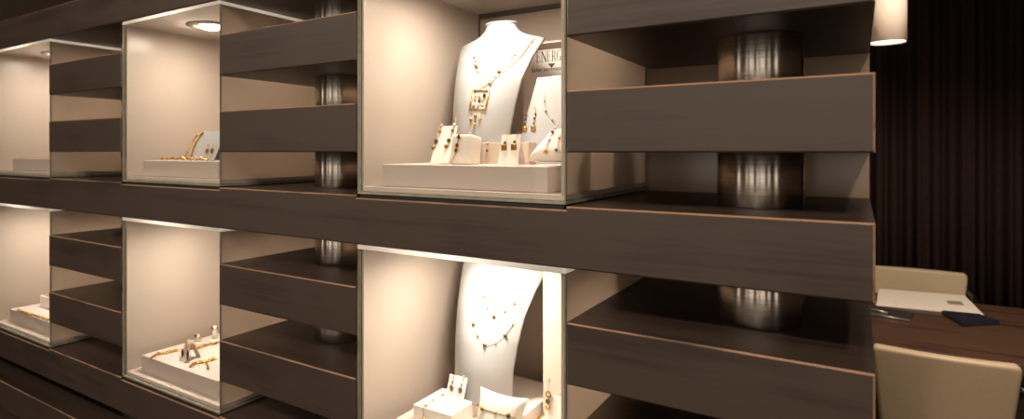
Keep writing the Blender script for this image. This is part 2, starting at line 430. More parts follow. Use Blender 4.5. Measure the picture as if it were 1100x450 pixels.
for k, (xa, xb) in enumerate(cases_x):
    for j, zb in enumerate((ZU, ZLW)):
        lab = [['upper leftmost glass display case, cut by the photo\'s left edge', 'lower leftmost glass display case with a small white gold-trimmed box'],
               ['upper glass case with round downlight and white card of gold chains', 'lower glass case with gold bracelets on a white plinth'],
               ['upper glass case holding the bust with the square gold pendant', 'lower glass case holding the bust with two strands of gold beads']][k][j]
        xc = (xa + xb) / 2
        t = make_case(xc, zb, lab)
        l = bpy.data.lights.new('case_lamp', 'AREA'); l.shape = 'DISK'; l.size = .05; l.energy = (3.7, 3.7, 4.9)[k]; l.color = (1, .90, .79)
        o = bpy.data.objects.new('case_lamp', l); C.objects.link(o); o.parent = t
        o.location = Vector((xc - .015, D + .128, zb + CASE_H - .018)) - wloc(t)
        l = bpy.data.lights.new('lid_glow', 'POINT'); l.shadow_soft_size = .003; l.energy = 1.3; l.color = (1, .90, .79)
        o = bpy.data.objects.new('lid_glow', l); C.objects.link(o); o.parent = t
        o.location = Vector((xc - .015, D + .128, zb + CASE_H - .0047)) - wloc(t)

FL_U, FL_L = ZU + .0206, ZLW + .0206               # the floors of the cases
PLH = .0392
def plinth(xa, xb, yf, yb, zf, h, label):
    return tag(obj('display_plinth', box(nb(), (xa, yf, zf), (xb, yb, zf + h), .0015, 2), 'plinth', None, ((xa + xb) / 2, (yf + yb) / 2, zf)), label, 'plinth', 'white plinths on the case floors')
plinth(-.706, -.385, .818, 1.165, FL_U, PLH, 'low white plinth under the bust with the square gold pendant')
plinth(-.706, -.385, .83, 1.165, FL_L, .0635, 'white plinth under the bust with two strands of gold beads, below the photo\'s edge')
plinth(-1.497, -1.19, .822, 1.15, FL_U, PLH, 'low white plinth under the card of gold chains')
plinth(-1.504, -1.19, .822, 1.15, FL_L, PLH, 'white plinth covered with gold bracelets in the lower middle case')
plinth(-2.27, -1.99, .822, 1.15, FL_U, PLH, 'low white plinth in the upper leftmost case')
plinth(-2.30, -1.99, .825, 1.15, FL_L, PLH, 'white plinth with a gold chain in the lower leftmost case')
TU, TL, TLC = FL_U + PLH, FL_L + PLH, FL_L + .0635   # plinth tops

# ------------------------------------------------------------------ necklace busts
BT = [  # z above the base, half width, y of the wing tips, front bulge, exponent, back depth
    (0.000, .0640, .968, .034, 1.0, -.022), (.030, .0625, .968, .034, 1.0, -.022), (.062, .0628, .970, .034, 1.0, -.022),
    (.110, .0680, .980, .034, 1.0, -.022), (.156, .0740, .995, .033, 1.0, -.021), (.200, .0835, 1.020, .032, .95, -.018),
    (.228, .0920, 1.042, .031, .85, -.012), (.240, .0935, 1.052, .030, .75, -.004), (.2445, .0800, 1.053, .029, .65, .006),
    (.2490, .0630, 1.053, .027, .58, .014), (.2550, .0480, 1.052, .025, .52, .018), (.2630, .0370, 1.052, .0235, .5, .021),
    (.2700, .0325, 1.052, .0225, .5, .0222), (.2745, .0320, 1.052, .0225, .5, .0225), (.2760, .0345, 1.052, .0245, .5, .0245), (.2785, .0345, 1.052, .0245, .5, .0245)]
def bt(z):
    z = max(0, min(z, BT[-1][0]))
    for a, b in zip(BT, BT[1:]):
        if a[0] <= z <= b[0]:
            t = (z - a[0]) / (b[0] - a[0]); return [p + (q - p) * t for p, q in zip(a, b)]
BXC = -.5955
def bfront(X, z):
    _, hw, yt, bf, ex, _ = bt(z); u = max(-.999, min(.999, (X - BXC) / hw))
    return yt - bf * (1 - u * u) ** ex
def make_bust(base_z, dx, label):
    t = bmesh.new(); rows = []; n = 36
    zs = []
    for a, b in zip(BT, BT[1:]):
        k = 3 if b[0] - a[0] > .02 else 1
        zs += [a[0] + (b[0] - a[0]) * i / k for i in range(k)]
    zs.append(BT[-1][0])
    for z in zs:
        _, hw, yt, bf, ex, bb = bt(z); r = []
        for i in range(n + 1):
            u = -math.cos(PI * i / n); r.append(t.verts.new((BXC + dx + hw * u, yt - bf * max(0, 1 - u * u) ** ex, base_z + z)))
        for i in range(n + 1):
            u = math.cos(PI * i / n); r.append(t.verts.new((BXC + dx + hw * u, yt + .005 * (1 if bb < 0 else .2) + bb * max(0, 1 - u * u) ** ex, base_z + z)))
        rows.append(r)
    m = len(rows[0])
    for a, b in zip(rows, rows[1:]):
        for i in range(m): t.faces.new((a[i], a[(i + 1) % m], b[(i + 1) % m], b[i]))
    t.faces.new(rows[0][::-1]); t.faces.new(rows[-1])
    bmesh.ops.recalc_face_normals(t, faces=t.faces[:])
    o = obj('necklace_bust', t, 'leather', None, (BXC + dx, .96, base_z), True)
    md = o.modifiers.new('edge', 'EDGE_SPLIT'); md.split_angle = math.radians(50)
    return tag(o, label, 'necklace bust', 'white necklace busts')
LDX = .006
make_bust(TU, 0, 'white neck bust wearing a gold necklace with a square pendant')
LBZ = TLC + .0245
tag(obj('display_block', box(nb(), (-.652, .945, TLC), (-.49, 1.10, LBZ), .0015, 2), 'white', None, (-.59, 1.0, TLC)), 'low white block the lower bust stands on', 'display block')
make_bust(LBZ, LDX, 'white neck bust wearing two fine strands of small gold beads')
def onb(px, py, lower=False, off=.0012):
    """the point of the bust's front surface seen at that pixel"""
    d = ray(px, py); bz = LBZ if lower else TU; dx = LDX if lower else 0
    Y = 1.0
    for _ in range(60):
        p = at(px, py, Y)
        Y += .5 * (bfront(p.x - dx, p.z - bz) - Y)
    p = at(px, py, Y); return p - Vector(d).normalized() * off
def part(name, bm, mat, parent, label=None, smooth=True):
    o = obj(name, bm, mat, parent, None, smooth)
    if label: o['label'] = label
    return o

# necklace with the square pendant
nk = thing('pendant_necklace', 'gold chain necklace with a square open pendant on the upper bust', 'necklace', onb(518, 95))
Lp = [onb(*p) for p in [(511, 56), (509.5, 63), (512, 72), (514.5, 80), (516.5, 88), (517.8, 93.5)]]
Rp = [onb(*p) for p in [(575, 41), (571, 44), (566, 52), (560, 60), (551, 68), (541, 77), (530, 86), (523, 91), (518.2, 94)]]
part('chain', chain_bm(Lp, .00085), 'gold', nk); part('chain', chain_bm(Rp, .0007), 'gold', nk)
for px, py, r, m in [(a_, b_, c_ * 1.25, d_) for a_, b_, c_, d_ in [(509.3, 62, .0022, 'amber'), (511, 66, .002, 'gold'), (510.5, 70, .0024, 'darkgold'), (513.4, 77, .0022, 'gold'), (512, 72.5, .003, 'amber'), (515.6, 84, .0016, 'gold'),
                     (571.5, 45, .0024, 'gold'), (565, 52.5, .0014, 'gold'), (553, 58.5, .0022, 'gold'), (550, 62, .0016, 'gold'), (536, 77, .0034, 'darkgold'), (526.5, 89.5, .0032, 'gold'), (532, 82, .0016, 'gold')]]:
    part('bead', ball(nb(), onb(px, py), r, r * .8, r, 12), m, nk)
cs = [onb(508.6, 97.2, False, .002), onb(525.2, 97.2, False, .002), onb(521.6, 117, False, .002), onb(504.4, 117.3, False, .002)]
bm = nb()
for i in range(4): tube(bm, [cs[i] + (cs[i] - cs[(i + 1) % 4]).normalized() * .0008, cs[(i + 1) % 4] + (cs[(i + 1) % 4] - cs[i]).normalized() * .0008],   .0018, 8)
pf = part('pendant_frame', bm, 'gold', nk)
part('bail', torus(nb(), onb(517.8, 95, False, .002), .0016, .0006, (0, -1, .2)), 'gold', nk)
for pts in [[(512.2, 98), (510.5, 106), (508.6, 115)], [(515.6, 98), (514.6, 106), (513.6, 115)], [(520, 98), (519, 106), (517.6, 115)]]:
    part('strand', chain_bm([onb(*p, False, .002) for p in pts], .0005), 'gold', pf)
for px, py, r, m in [(510.9, 103, .0016, 'gold'), (509.9, 107, .0018, 'gold'), (508.4, 112.5, .0028, 'pearl'), (515, 104, .0022, 'gold'), (514.8, 107.8, .0026, 'amber'), (513.8, 112.6, .0022, 'pearl'),
                     (520.2, 102.5, .0028, 'black_stone'), (518.4, 108, .002, 'gold'), (517.6, 112.6, .0024, 'pearl')]:
    part('stone', ball(nb(), onb(px, py, False, .0022), r * 1.2, r * .8, r * 1.35), m, pf)
for tp, a, b, m in [((507.5, 117.5), 123, (505.8, 128.5), 'gold'), ((511.5, 117.5), 121, (510.6, 124.8), 'darkgold'), ((517, 117.5), 122, (515.6, 128.3), 'gold'), ((511, 127), 128, (509.4, 134.3), 'gold')]:
    dr = part('drop', ball(nb(), onb(*b, False, .0025), .0032, .0022, .0046), m, nk)
    part('link', chain_bm([onb(*tp, False, .002), onb(b[0] + .3, b[1] - 3, False, .002)], .0005), 'gold', dr)

# two strands on the lower bust
n2 = thing('bead_necklace', 'two fine gold bead strands on the lower bust', 'necklace', onb(530, 340, True))
out_ = [(516, 287.5), (511.5, 303), (508.7, 320.7), (507.6, 335), (508.7, 348), (513.2, 360.8), (520.7, 371), (532.2, 368.8), (542.6, 360.3), (550.9, 348.2), (560, 330), (569, 308)]
inn_ = [(522.6, 287.5), (519.8, 300), (519.6, 318.6), (523.4, 330.9), (530.6, 340), (542.6, 334.6), (552.2, 326), (559.4, 312.2), (567, 296)]
for q in (out_, inn_): part('chain', chain_bm([onb(*p, True, .0004) for p in q], .00038), 'gold', n2)
for px, py, r, m in [(507.7, 335, .0013, 'gold'), (508.7, 348, .0034, 'gold'), (513.2, 360.8, .0022, 'darkgold'), (520.7, 370.5, .0035, 'darkgold'), (532.2, 368.5, .0018, 'gold'), (542.6, 360.3, .0036, 'amber'), (550.9, 348.2, .0017, 'gold'),
                     (519.4, 304.7, .0017, 'gold'), (519.6, 318.6, .003, 'gold'), (523.4, 330.9, .0022, 'darkgold'), (530.6, 340, .0036, 'darkgold'), (542.6, 334.6, .0022, 'darkgold'), (552.2, 326, .003, 'gold'), (559.4, 312.2, .0014, 'gold')]:
    part('bead', ball(nb(), onb(px, py, True), r * 1.15, r * .8, r * 1.15, 12), m, n2)

# ------------------------------------------------------------------ cards, pillows, blocks
class Fr:
    """a leaning frame: O bottom centre, R right, U up the card, N out of its face"""
    def __init__(s, O, lean=0., yaw=0.):
        a, l = math.radians(yaw), math.radians(lean)
        s.O = Vector(O); s.R = Vector((math.cos(a), math.sin(a), 0)); B = Vector((-math.sin(a), math.cos(a), 0))
        s.U = Vector((0, 0, 1)) * math.cos(l) + B * math.sin(l); s.N = -B * math.cos(l) + Vector((0, 0, 1)) * math.sin(l); s.B = B; s.l = l
    def p(s, u, v, n=0): return s.O + s.R * u + s.U * v + s.N * n
    def hit(s, px, py, n=0):
        """the point of the face seen at that pixel, raised n"""
        o = Vector((0, 0, CH)); d = ray(px, py); t = (s.O + s.N * n - o).dot(s.N) / d.dot(s.N); return o + d * t
def card(fr, w, h, label, mat='cardm', name='earring_card', cat='earring card', taper=0., th=.0016, group='leaning earring cards'):
    t = thing(name, label, cat, fr.O, group)
    P = [fr.p(-w / 2, 0), fr.p(w / 2, 0), fr.p(w / 2 - taper, h), fr.p(-w / 2 + taper, h)]
    part('face', poly_prism(nb(), P, -fr.N * th, .0003), mat, t, None, False)
    # the folded strut behind
    hz = (fr.U * h).z
    A = fr.p(0, h * .93, -th - .0002)
    foot = Vector((A.x, A.y, fr.O.z)) + fr.B * (.012 + .15 * h)
    wv = fr.R * (w / 2 - taper - .003)
    part('strut', poly_prism(nb(), [A - wv, A + wv, foot + wv, foot - wv], fr.B * .0012), mat, t, None, False)
    return t
def earring(pts, stones, label, group, hook=True, r=.0005, cat='earring'):
    """pts: chain points from the top; stones: (point, rx, rz, material, kind)"""
    t = thing('drop_earring', label, cat, pts[0], group)
    if hook:
        part('hook', torus(nb(), Vector(pts[0]) + Vector((0, 0, .0018)), .0022, .0005, (.9, -.4, .1)), 'gold', t)
    part('chain', chain_bm(pts, r), 'gold', t)
    for q in stones:
        p, rx, rz, m = q[:4]; rx *= 1.3; rz *= 1.3; k = q[4] if len(q) > 4 else 'ball'
        bm = nb()
        if k == 'square': box(bm, Vector(p) - Vector((rx, .0012, rz)), Vector(p) + Vector((rx, .0012, rz)), .0006, 2)
        elif k == 'ring': torus(bm, p, rx, rx * .28, (0, -1, .15))
        else: ball(bm, p, rx, rx * .7, rz)
        s = part('stone', bm, m, t)
        if k in ('ball', 'square') and rx > .0022:
            part('setting', torus(nb(), Vector(p) + Vector((0, -.0004, 0)), max(rx, rz) * .98, .0005, (0, -1, .15), 14, 6) if k == 'ball' else box(nb(), Vector(p) - Vector((rx + .0005, .0002, rz + .0005)), Vector(p) + Vector((rx + .0005, .0014, rz + .0005)), .0004), 'darkgold', s)
    return t
def pillow(fr, w, h, th, label, group='small cream pillows', pinch=.12, shear=0.):
    t = bmesh.new(); n = 16; g1 = {}; 
    for s in (1, -1):
        for i in range(n + 1):
            for j in range(n + 1):
                u, v = i / n * 2 - 1, j / n * 2 - 1
                e = i in (0, n) or j in (0, n)
                if e and s < 0: g1[s, i, j] = g1[1, i, j]; continue
                hgt = th / 2 * ((1 - u ** 4) * (1 - v ** 4)) ** .55
                uu = u * (1 - pinch * (1 - v * v)); vv = v * (1 - pinch * (1 - u * u))
                wr = .0006 * math.sin(9 * u + 5 * v) * (abs(u * v))
                g1[s, i, j] = t.verts.new(fr.p(uu * w / 2 + shear * (vv + 1) * h / 2 * (1 - uu) / 2, h / 2 + vv * h / 2, s * hgt + wr + th * .3))
        for i in range(n):
            for j in range(n):
                q = (g1[s, i, j], g1[s, i + 1, j], g1[s, i + 1, j + 1], g1[s, i, j + 1])
                t.faces.new(q if s > 0 else q[::-1])
    bmesh.ops.recalc_face_normals(t, faces=t.faces[:])
    z = min(v.co.z for v in t.verts)
    return tag(obj('display_pillow', t, 'pillow', None, (fr.O.x, fr.O.y, fr.O.z), True), label, 'pillow', group)

# ---- upper bust case
GE = 'drop earrings on the cards'
f1 = Fr((at(471.5, 177, .868).x, .868, TU + .0006), 23, 0)
card(f1, .040, .074, 'tall cream card leaning at the plinth\'s left end, two stone drop earrings on it')
for pl, lab in [([(475, 129), (474, 135), (472.5, 141), (471, 146), (468.5, 152), (465.5, 158.5)], 'long gold and brown stone earring, left of the pair on the left card'),
                ([(489.5, 129), (488, 134), (486.3, 139.5), (484.6, 145), (482.2, 151), (479.5, 157)], 'long gold and brown stone earring, right of the pair on the left card')]:
    P = [f1.hit(x, y, .0022) for x, y in pl]
    earring(P, [(P[1], .0026, .0026, 'pearl'), (P[2], .0025, .0022, 'gold'), (P[4], .0027, .0033, 'amber'), (P[5], .0026, .003, 'darkgold')], lab, GE)

bO = at(493.5, 177, .852)
fb = Fr((bO.x, .852, TU + .0005), 9, 0)
t = bmesh.new(); fbox(t, fb.O, fb.R, fb.U, fb.N, -.021, .021, 0, .052, -.034, 0, .004, 3)
tag(obj('display_block', t, 'pillow', None, fb.O, True), 'white padded block with a brown stone bracelet hanging down its front', 'display block')
P = [fb.hit(x, y, .002) for x, y in [(495.5, 143.4), (493, 147), (491.8, 151.5), (491, 156), (490, 161.5), (488.6, 166), (486.5, 171), (484.5, 174.5)]]
br = thing('stone_bracelet', 'gold bracelet with three dark brown stones down the front of the padded block', 'bracelet', P[0])
part('chain', chain_bm(P + [Vector((P[-1].x - .010, P[-1].y - .006, TU + .0015)), Vector((P[-1].x - .022, P[-1].y - .004, TU + .0015))], .0009), 'gold', br)
for i, rr in ((1, .0036), (3, .0034), (4, .0032)):
    s = part('stone', box(nb(), P[i] - Vector((rr * .75, .0016, rr)), P[i] + Vector((rr * .75, .0016, rr)), .0012, 2), 'amber' if i < 4 else 'black_stone', br)
    part('setting', torus(nb(), P[i] - Vector((0, .001, 0)), rr * 1.0, .0006, (0, -1, .15), 16, 6), 'gold', s)
part('clasp', ball(nb(), fb.hit(504, 142.6, .002), .003, .0015, .0012), 'gold', br)

gx0, gx1 = at(518, 160, .93).x, at(568, 160, .93).x
bm = box(nb(), (gx0, .93, TU), (gx1, .962, TU + .0385), .001, 2)
tag(obj('display_block', bm, 'shade_side', None, ((gx0 + gx1) / 2, .95, TU)), 'plain pale grey block standing behind the middle earring card', 'display block')  # darker card colour stands in for shade on the block's front
P = [Vector((gx0 + .013, .9285, TU + .0385)), Vector((gx0 + .012, .9280, TU + .036)), Vector((gx0 + .0115, .9282, TU + .024)), Vector((gx0 + .0095, .9282, TU + .012)), Vector((gx0 + .004, .924, TU + .0018))]
P = [p + Vector((0, -.001, 0)) for p in P]
hb = thing('hanging_bracelet', 'thin gold bracelet hanging down the front of the plain grey block', 'bracelet', P[0])
part('chain', chain_bm([P[0] + Vector((-.001, .004, .002))] + P + [P[-1] + Vector((-.016, -.004, 0))], .0007), 'gold', hb)
for q, r, m in ((P[1], .0024, 'darkgold'), (P[2], .0024, 'amber'), (P[4], .003, 'gold'), (P[4] + Vector((-.014, -.004, 0)), .0026, 'darkgold')):
    part('bead', ball(nb(), q, r), m, hb)

f2 = Fr((at(545, 178, .872).x, .872, TU + .0006), 17, 0)
card(f2, .0365, .0525, 'short cream card leaning at the plinth\'s middle, two square drop earrings on it')
for pl, lab in [([(545.5, 144), (543.8, 150), (542.5, 154), (541.2, 158.5)], 'gold earring with a square brown drop, left one on the middle card'),
                ([(556.5, 144), (554.2, 150), (552.9, 153), (551.6, 158)], 'gold earring with a square brown drop, right one on the middle card')]:
    P = [f2.hit(x, y, .002) for x, y in pl]
    earring(P, [(P[2] + Vector((0, 0, .001)), .002, .002, 'silver'), (P[3], .0036, .0036, 'darkgold', 'square')], lab, GE)

fp = Fr((at(592, 178, .862).x - .006, .866, TU + .0015), 42, 0)
pillow(fp, .072, .066, .03, 'cream pillow leaning at the plinth\'s right end with gold flower chains', pinch=.07, shear=.45)
# slanted board with earrings and a necklace
OB = Vector((-.462, .985, TU + .0005))
f3 = Fr(OB, 13, 0)
t3 = thing('necklace_board', 'slanted white board behind the right pillow, with a pair of long earrings', 'display board', OB)
Pq = [f3.hit(551, 172), f3.p(.075, 0), f3.hit(640, 76), f3.hit(577, 83.5)]
Pq[0] = f3.p((f3.hit(552, 172) - f3.O).dot(f3.R), 0); 
part('face', poly_prism(nb(), Pq, -f3.N * .004, .0006), 'leather', t3, None, False)
A = f3.p(0, .13, -.0045)
part('strut', poly_prism(nb(), [A - f3.R * .012, A + f3.R * .012, Vector((A.x + .012, A.y + .045, TU + .0004)), Vector((A.x - .012, A.y + .045, TU + .0004))], (0, .0015, 0)), 'white', t3, None, False)
for pl, lab in [([(566, 118), (565.2, 124), (564.6, 128), (563.9, 133), (563, 138.5)], 'long slim earring of brown beads, left one on the slanted board'),
                ([(574.6, 118), (575, 122.5), (574, 127), (573.2, 132), (572.7, 138)], 'long slim earring of brown beads, right one on the slanted board')]:
    P = [f3.hit(x, y, .002) for x, y in pl]
    earring(P, [(P[1], .0016, .0019, 'amber'), (P[2], .0016, .0019, 'amber'), (P[3], .0016, .0019, 'amber'), (P[4], .0034, .0034, 'gold', 'square')], lab, GE, True, .0004)
P = [f3.hit(x, y, .0016) for x, y in [(584.5, 100), (584.8, 108), (585.8, 118), (589, 124), (593, 129.5), (597, 133)]]
nb3 = thing('fine_necklace', 'fine gold necklace with small stones on the slanted board', 'necklace', P[1])
part('chain', chain_bm(P, .0003), 'gold', nb3)
for q, r, m in ((P[1], .0017, 'gold'), (P[2], .0027, 'pearl'), (P[4], .0019, 'gold')): part('bead', ball(nb(), q, r), m, nb3)
def fph(px, py, n=.02): return fp.hit(px, py, n)
for pl, lab in [([(602, 131), (597, 138), (593.5, 142), (590, 150), (587.5, 157), (586, 163)], 'gold flower charm chain hanging over the right pillow, left of the two'),
                ([(603, 143), (600.5, 148), (599.5, 154), (597.5, 161)], 'chain with a grey stone hanging over the right pillow, at the case\'s glass edge')]:
    P = [f3.hit(x, y, .002) if y < 132 else fph(x, y, .026) for x, y in pl]
    P = [fph(x, y, .025) for x, y in pl]
    c = thing('charm_bracelet', lab, 'bracelet', P[0])
    part('chain', chain_bm(P, .0006), 'gold', c)
    if len(P) > 4:
        part('bead', ball(nb(), P[1], .0016), 'gold', c); part('bead', ball(nb(), P[2], .0026), 'black_stone', c); part('bead', ball(nb(), P[3], .0024), 'pearl', c)
        bm = nb()
        for a in range(5): ball(bm, P[5] + Vector((.0026 * math.cos(a * 1.2566), 0, .0022 * math.sin(a * 1.2566))), .0017)
        part('flower', bm, 'gold', c)
    else:
        part('bead', ball(nb(), P[1], .0026, .002, .0018), 'gold', c); part('bead', ball(nb(), P[3], .0028), 'silver', c)

# printed sign behind
SYY = 1.158
sO = at(566, 172, SYY); sgx0 = at(562, 60, SYY).x; sgx1 = at(611, 60, SYY).x
zt = at(585, 44.5, SYY).z
sg = thing('sign_card', 'white printed sign card with a brown triangle standing behind the bust', 'sign', ((sgx0 + sgx1) / 2, SYY, TU))
part('card', box(nb(), (sgx0, SYY, TU + .0003), (sgx1, SYY + .003, zt), .0006), 'white', sg, None, False)
part('band', box(nb(), (at(573, 50, SYY).x, SYY - .0006, at(590, 53, SYY).z), (sgx1 - .001, SYY - .0001, at(590, 46.3, SYY).z)), 'band', sg, None, False)
def letters(s, x, z0, w, h, y):
    """serif capitals from thick and thin strokes"""
    bm = nb(); T, n = w * .17, w * .07
    B = lambda a, b, c, d: box(bm, (x + a, y - .0006, z0 + b), (x + c, y - .0001, z0 + d))
    def diag(a, b, c, d, k):
        poly_prism(bm, [(x + a, y - .0006, z0 + b), (x + a + k, y - .0006, z0 + b), (x + c + k, y - .0006, z0 + d), (x + c, y - .0006, z0 + d)], (0, .0005, 0))
    def serif(cx, z): B(cx - T * .95, z - n / 2, cx + T * .95, z + n / 2)
    def arc(cx, cz, rx, rz, a0, a1, tk):
        N = 18
        for i in range(N):
            A, Bq = a0 + (a1 - a0) * i / N, a0 + (a1 - a0) * (i + 1) / N
            k = lambda q: tk * (.35 + .65 * abs(math.cos(q)))
            P = [(x + cx + math.cos(A) * rx, y - .0006, z0 + cz + math.sin(A) * rz), (x + cx + math.cos(Bq) * rx, y - .0006, z0 + cz + math.sin(Bq) * rz),
                 (x + cx + math.cos(Bq) * (rx - k(Bq)), y - .0006, z0 + cz + math.sin(Bq) * (rz - n)), (x + cx + math.cos(A) * (rx - k(A)), y - .0006, z0 + cz + math.sin(A) * (rz - n))]
            poly_prism(bm, P, (0, .0005, 0))
    if s == 'E':
        B(w * .1, 0, w * .1 + T, h); B(0, h - n, w * .85, h); B(0, 0, w * .9, n); B(w * .1, h * .5, w * .7, h * .5 + n)
        B(w * .85 - n, h * .82, w * .85, h); B(w * .9 - n, 0, w * .9, h * .2); B(w * .7 - n, h * .42, w * .7, h * .62)
    elif s == 'N':
        B(w * .1, 0, w * .1 + n, h); B(w * .85, 0, w * .85 + n, h); diag(w * .85 - T * .2, 0, w * .02, h, T * 1.2); serif(w * .13, 0 + n / 2); serif(w * .88, h - n / 2)
    elif s == 'R':
        B(w * .1, 0, w * .1 + T, h); serif(w * .1 + T / 2, n / 2); B(0, h - n, w * .45, h); B(w * .1, h * .48, w * .45, h * .48 + n)
        arc(w * .42, h * .74, w * .36, h * .26, -PI / 2, PI / 2, T); diag(w * .78, 0, w * .38, h * .5, T)
    elif s == 'G':
        arc(w * .5, h * .5, w * .48, h * .5, .8, 5.6, T); B(w * .78, 0 + h * .04, w * .78 + T, h * .42); B(w * .62, h * .40, w, h * .40 + n)
    return bm
wd = thing_parts = None
lw = []
for ch, a, b in (('E', 576.4, 581), ('N', 581.4, 587.6), ('E', 588, 592.4), ('R', 592.9, 597.8), ('G', 597.9, 603)):
    p0 = at(a, 67, SYY); p1 = at(b, 67, SYY)
    o = part('letter', letters(ch, p0.x, at(590, 66.2, SYY).z, (p1.x - p0.x) * .95, at(590, 54.3, SYY).z - at(590, 66.2, SYY).z, SYY), 'ink', sg, None, False)
a, b, c = at(588.5, 62, SYY), at(596.8, 61.6, SYY), at(592.6, 70.6, SYY)
zz = at(592.6, 61.8, SYY).z
dz = at(590, 68.3, SYY).z - zz
part('triangle', poly_prism(nb(), [(a.x, SYY - .0006, zz + dz), (c.x, SYY - .0006, at(592.6, 70.6, SYY).z + dz * .35), (b.x, SYY - .0006, zz + dz)], (0, .0005, 0)), 'ink', sg, None, False)
def text(s, x0, x1, z, y, parent, name):
    cu = bpy.data.curves.new('txt', 'FONT'); cu.body = s; cu.size = 1; cu.extrude = .02
    to = bpy.data.objects.new('txt', cu); C.objects.link(to)
    bpy.context.view_layer.update()
    me = bpy.data.meshes.new_from_object(to.evaluated_get(bpy.context.evaluated_depsgraph_get()))
    xs = [v.co.x for v in me.vertices]; k = (x1 - x0) / (max(xs) - min(xs)); mn = min(xs)
    bm = nb(); bm.from_mesh(me)
    for v in bm.verts: v.co = Vector((x0 + (v.co.x - mn) * k, y - .0004 - v.co.z * .01, z + v.co.y * k * 1.15))
    bpy.data.objects.remove(to); bpy.data.curves.remove(cu); bpy.data.meshes.remove(me)
    return part(name, bm, 'ink', parent, None, False)
text('Italian handmade', at(571.5, 75, SYY).x, at(604, 75, SYY).x, at(586, 76.4, SYY).z, SYY, sg, 'small_print')

# ---- lower bust case
ZB = CH - .46
bx0, bx1 = -.674, -.590
tag(obj('display_box', box(nb(), (bx0, .866, TLC), (bx1, .958, ZB), .0012, 2), 'white', None, ((bx0 + bx1) / 2, .91, TLC)), 'white box under the small earring card left of the lower bust', 'display box')
oc = atz(487.5, 432, ZB)
f4 = Fr(oc + Vector((0, 0, .0005)), 20, 0)
card(f4, .0385, .0455, 'small white card on the box left of the lower bust, two brown drop earrings')
for pl, lab in [([(487.5, 405), (486, 410.5), (485, 416.5)], 'hook earring with an oval brown drop, left one on the card on the box'),
                ([(498, 406.5), (495.8, 413), (494.3, 419)], 'hook earring with an oval brown drop, right one on the card on the box')]:
    P = [f4.hit(x, y, .002) for x, y in pl]
    earring(P, [(P[1], .0016, .0016, 'black_stone'), (P[2], .0027, .0040, 'amber')], lab, GE)
P = [atz(x, y, ZB + .0014) for x, y in [(476, 424), (472.5, 426.5), (465.5, 429.8), (457.5, 436)]]
q = P[-1]; e = Vector((q.x, .8635, ZB - .001))
bb = thing('charm_bracelet', 'gold charm bracelet lying across the white box and over its front edge', 'bracelet', P[0])
part('chain', chain_bm(P + [e, e + Vector((0, -.0005, -.012)), e + Vector((.001, -.0005, -.025))], .0006), 'gold', bb)
for q, rx in ((P[0], .0034), (P[2], .0024), (P[3], .0036), (e + Vector((.001, -.001, -.018)), .0028)): part('bead', ball(nb(), q + Vector((0, 0, .001)), rx, rx, rx * .6), 'gold', bb)

fq = Fr(Vector((at(538.5, 438, .88).x - .004, .874, TLC + .0015)), 24, 0)
pillow(fq, .094, .080, .034, 'cream pillow in front of the lower bust with a bracelet across it')
P = [fq.hit(x, y, .0275) for x, y in [(513.5, 434.5), (518, 439), (524, 440.8), (532, 443), (539, 445), (546, 446.6), (554, 449)]]
b2 = thing('bar_bracelet', 'slim gold bracelet stretched across the pillow below the lower bust', 'bracelet', P[2])
part('chain', chain_bm(P, .0007), 'darkgold', b2)
for i, rx, m in ((0, .002, 'silver'), (1, .0036, 'darkgold'), (3, .0030, 'gold'), (5, .0042, 'amber')): part('bead', ball(nb(), P[i], rx, rx, rx), m, b2)

px0 = at(583.3, 400, 1.0).x
tp = tag(obj('tall_display_card', box(nb(), (px0, 1.0, TLC), (px0 + .075, 1.012, ZLW + CASE_H - .022), .0012, 2), 'shade_side', None, (px0 + .04, 1.006, TLC)), 'tall plain white card standing at the right side of the lower bust', 'display card')
wz = CH - .455
wx0, wx1 = at(575, 446, .9).x, -.383
tag(obj('display_box', box(nb(), (wx0, .86, TLC), (wx1, .955, wz), .0012, 2), 'white', None, ((wx0 + wx1) / 2, .9, TLC)), 'white box in the lower right corner of the lower bust\'s case, gold chain on top', 'display box')
f5 = Fr(Vector((at(595, 440, .925).x, .925, wz + .0005)), 12, 0)
card(f5, .036, .044, 'white card at the glass edge right of the lower bust, one long ring earring')
P = [f5.hit(x, y, .002) for x, y in [(590, 409.5), (589.3, 415), (589, 423.5), (588.6, 431), (588.4, 438)]]
earring(P, [(P[2], .0034, .0034, 'darkgold', 'ring'), (P[3], .0032, .0026, 'black_stone'), (P[4], .0032, .0032, 'gold')], 'long earring of gold ring and dark stones at the glass edge beside the lower bust', GE)
P = [atz(x, y, wz + .0015) for x, y in [(599, 443), (592, 441), (587, 443), (582, 446.5), (578, 449)]]
lc = thing('link_bracelet', 'chunky gold link bracelet on the white box at the lower right corner', 'bracelet', P[2])
part('chain', chain_bm(P, .0016), 'gold', lc); part('clasp', ball(nb(), P[4], .0034, .0034, .0025), 'gold', lc)

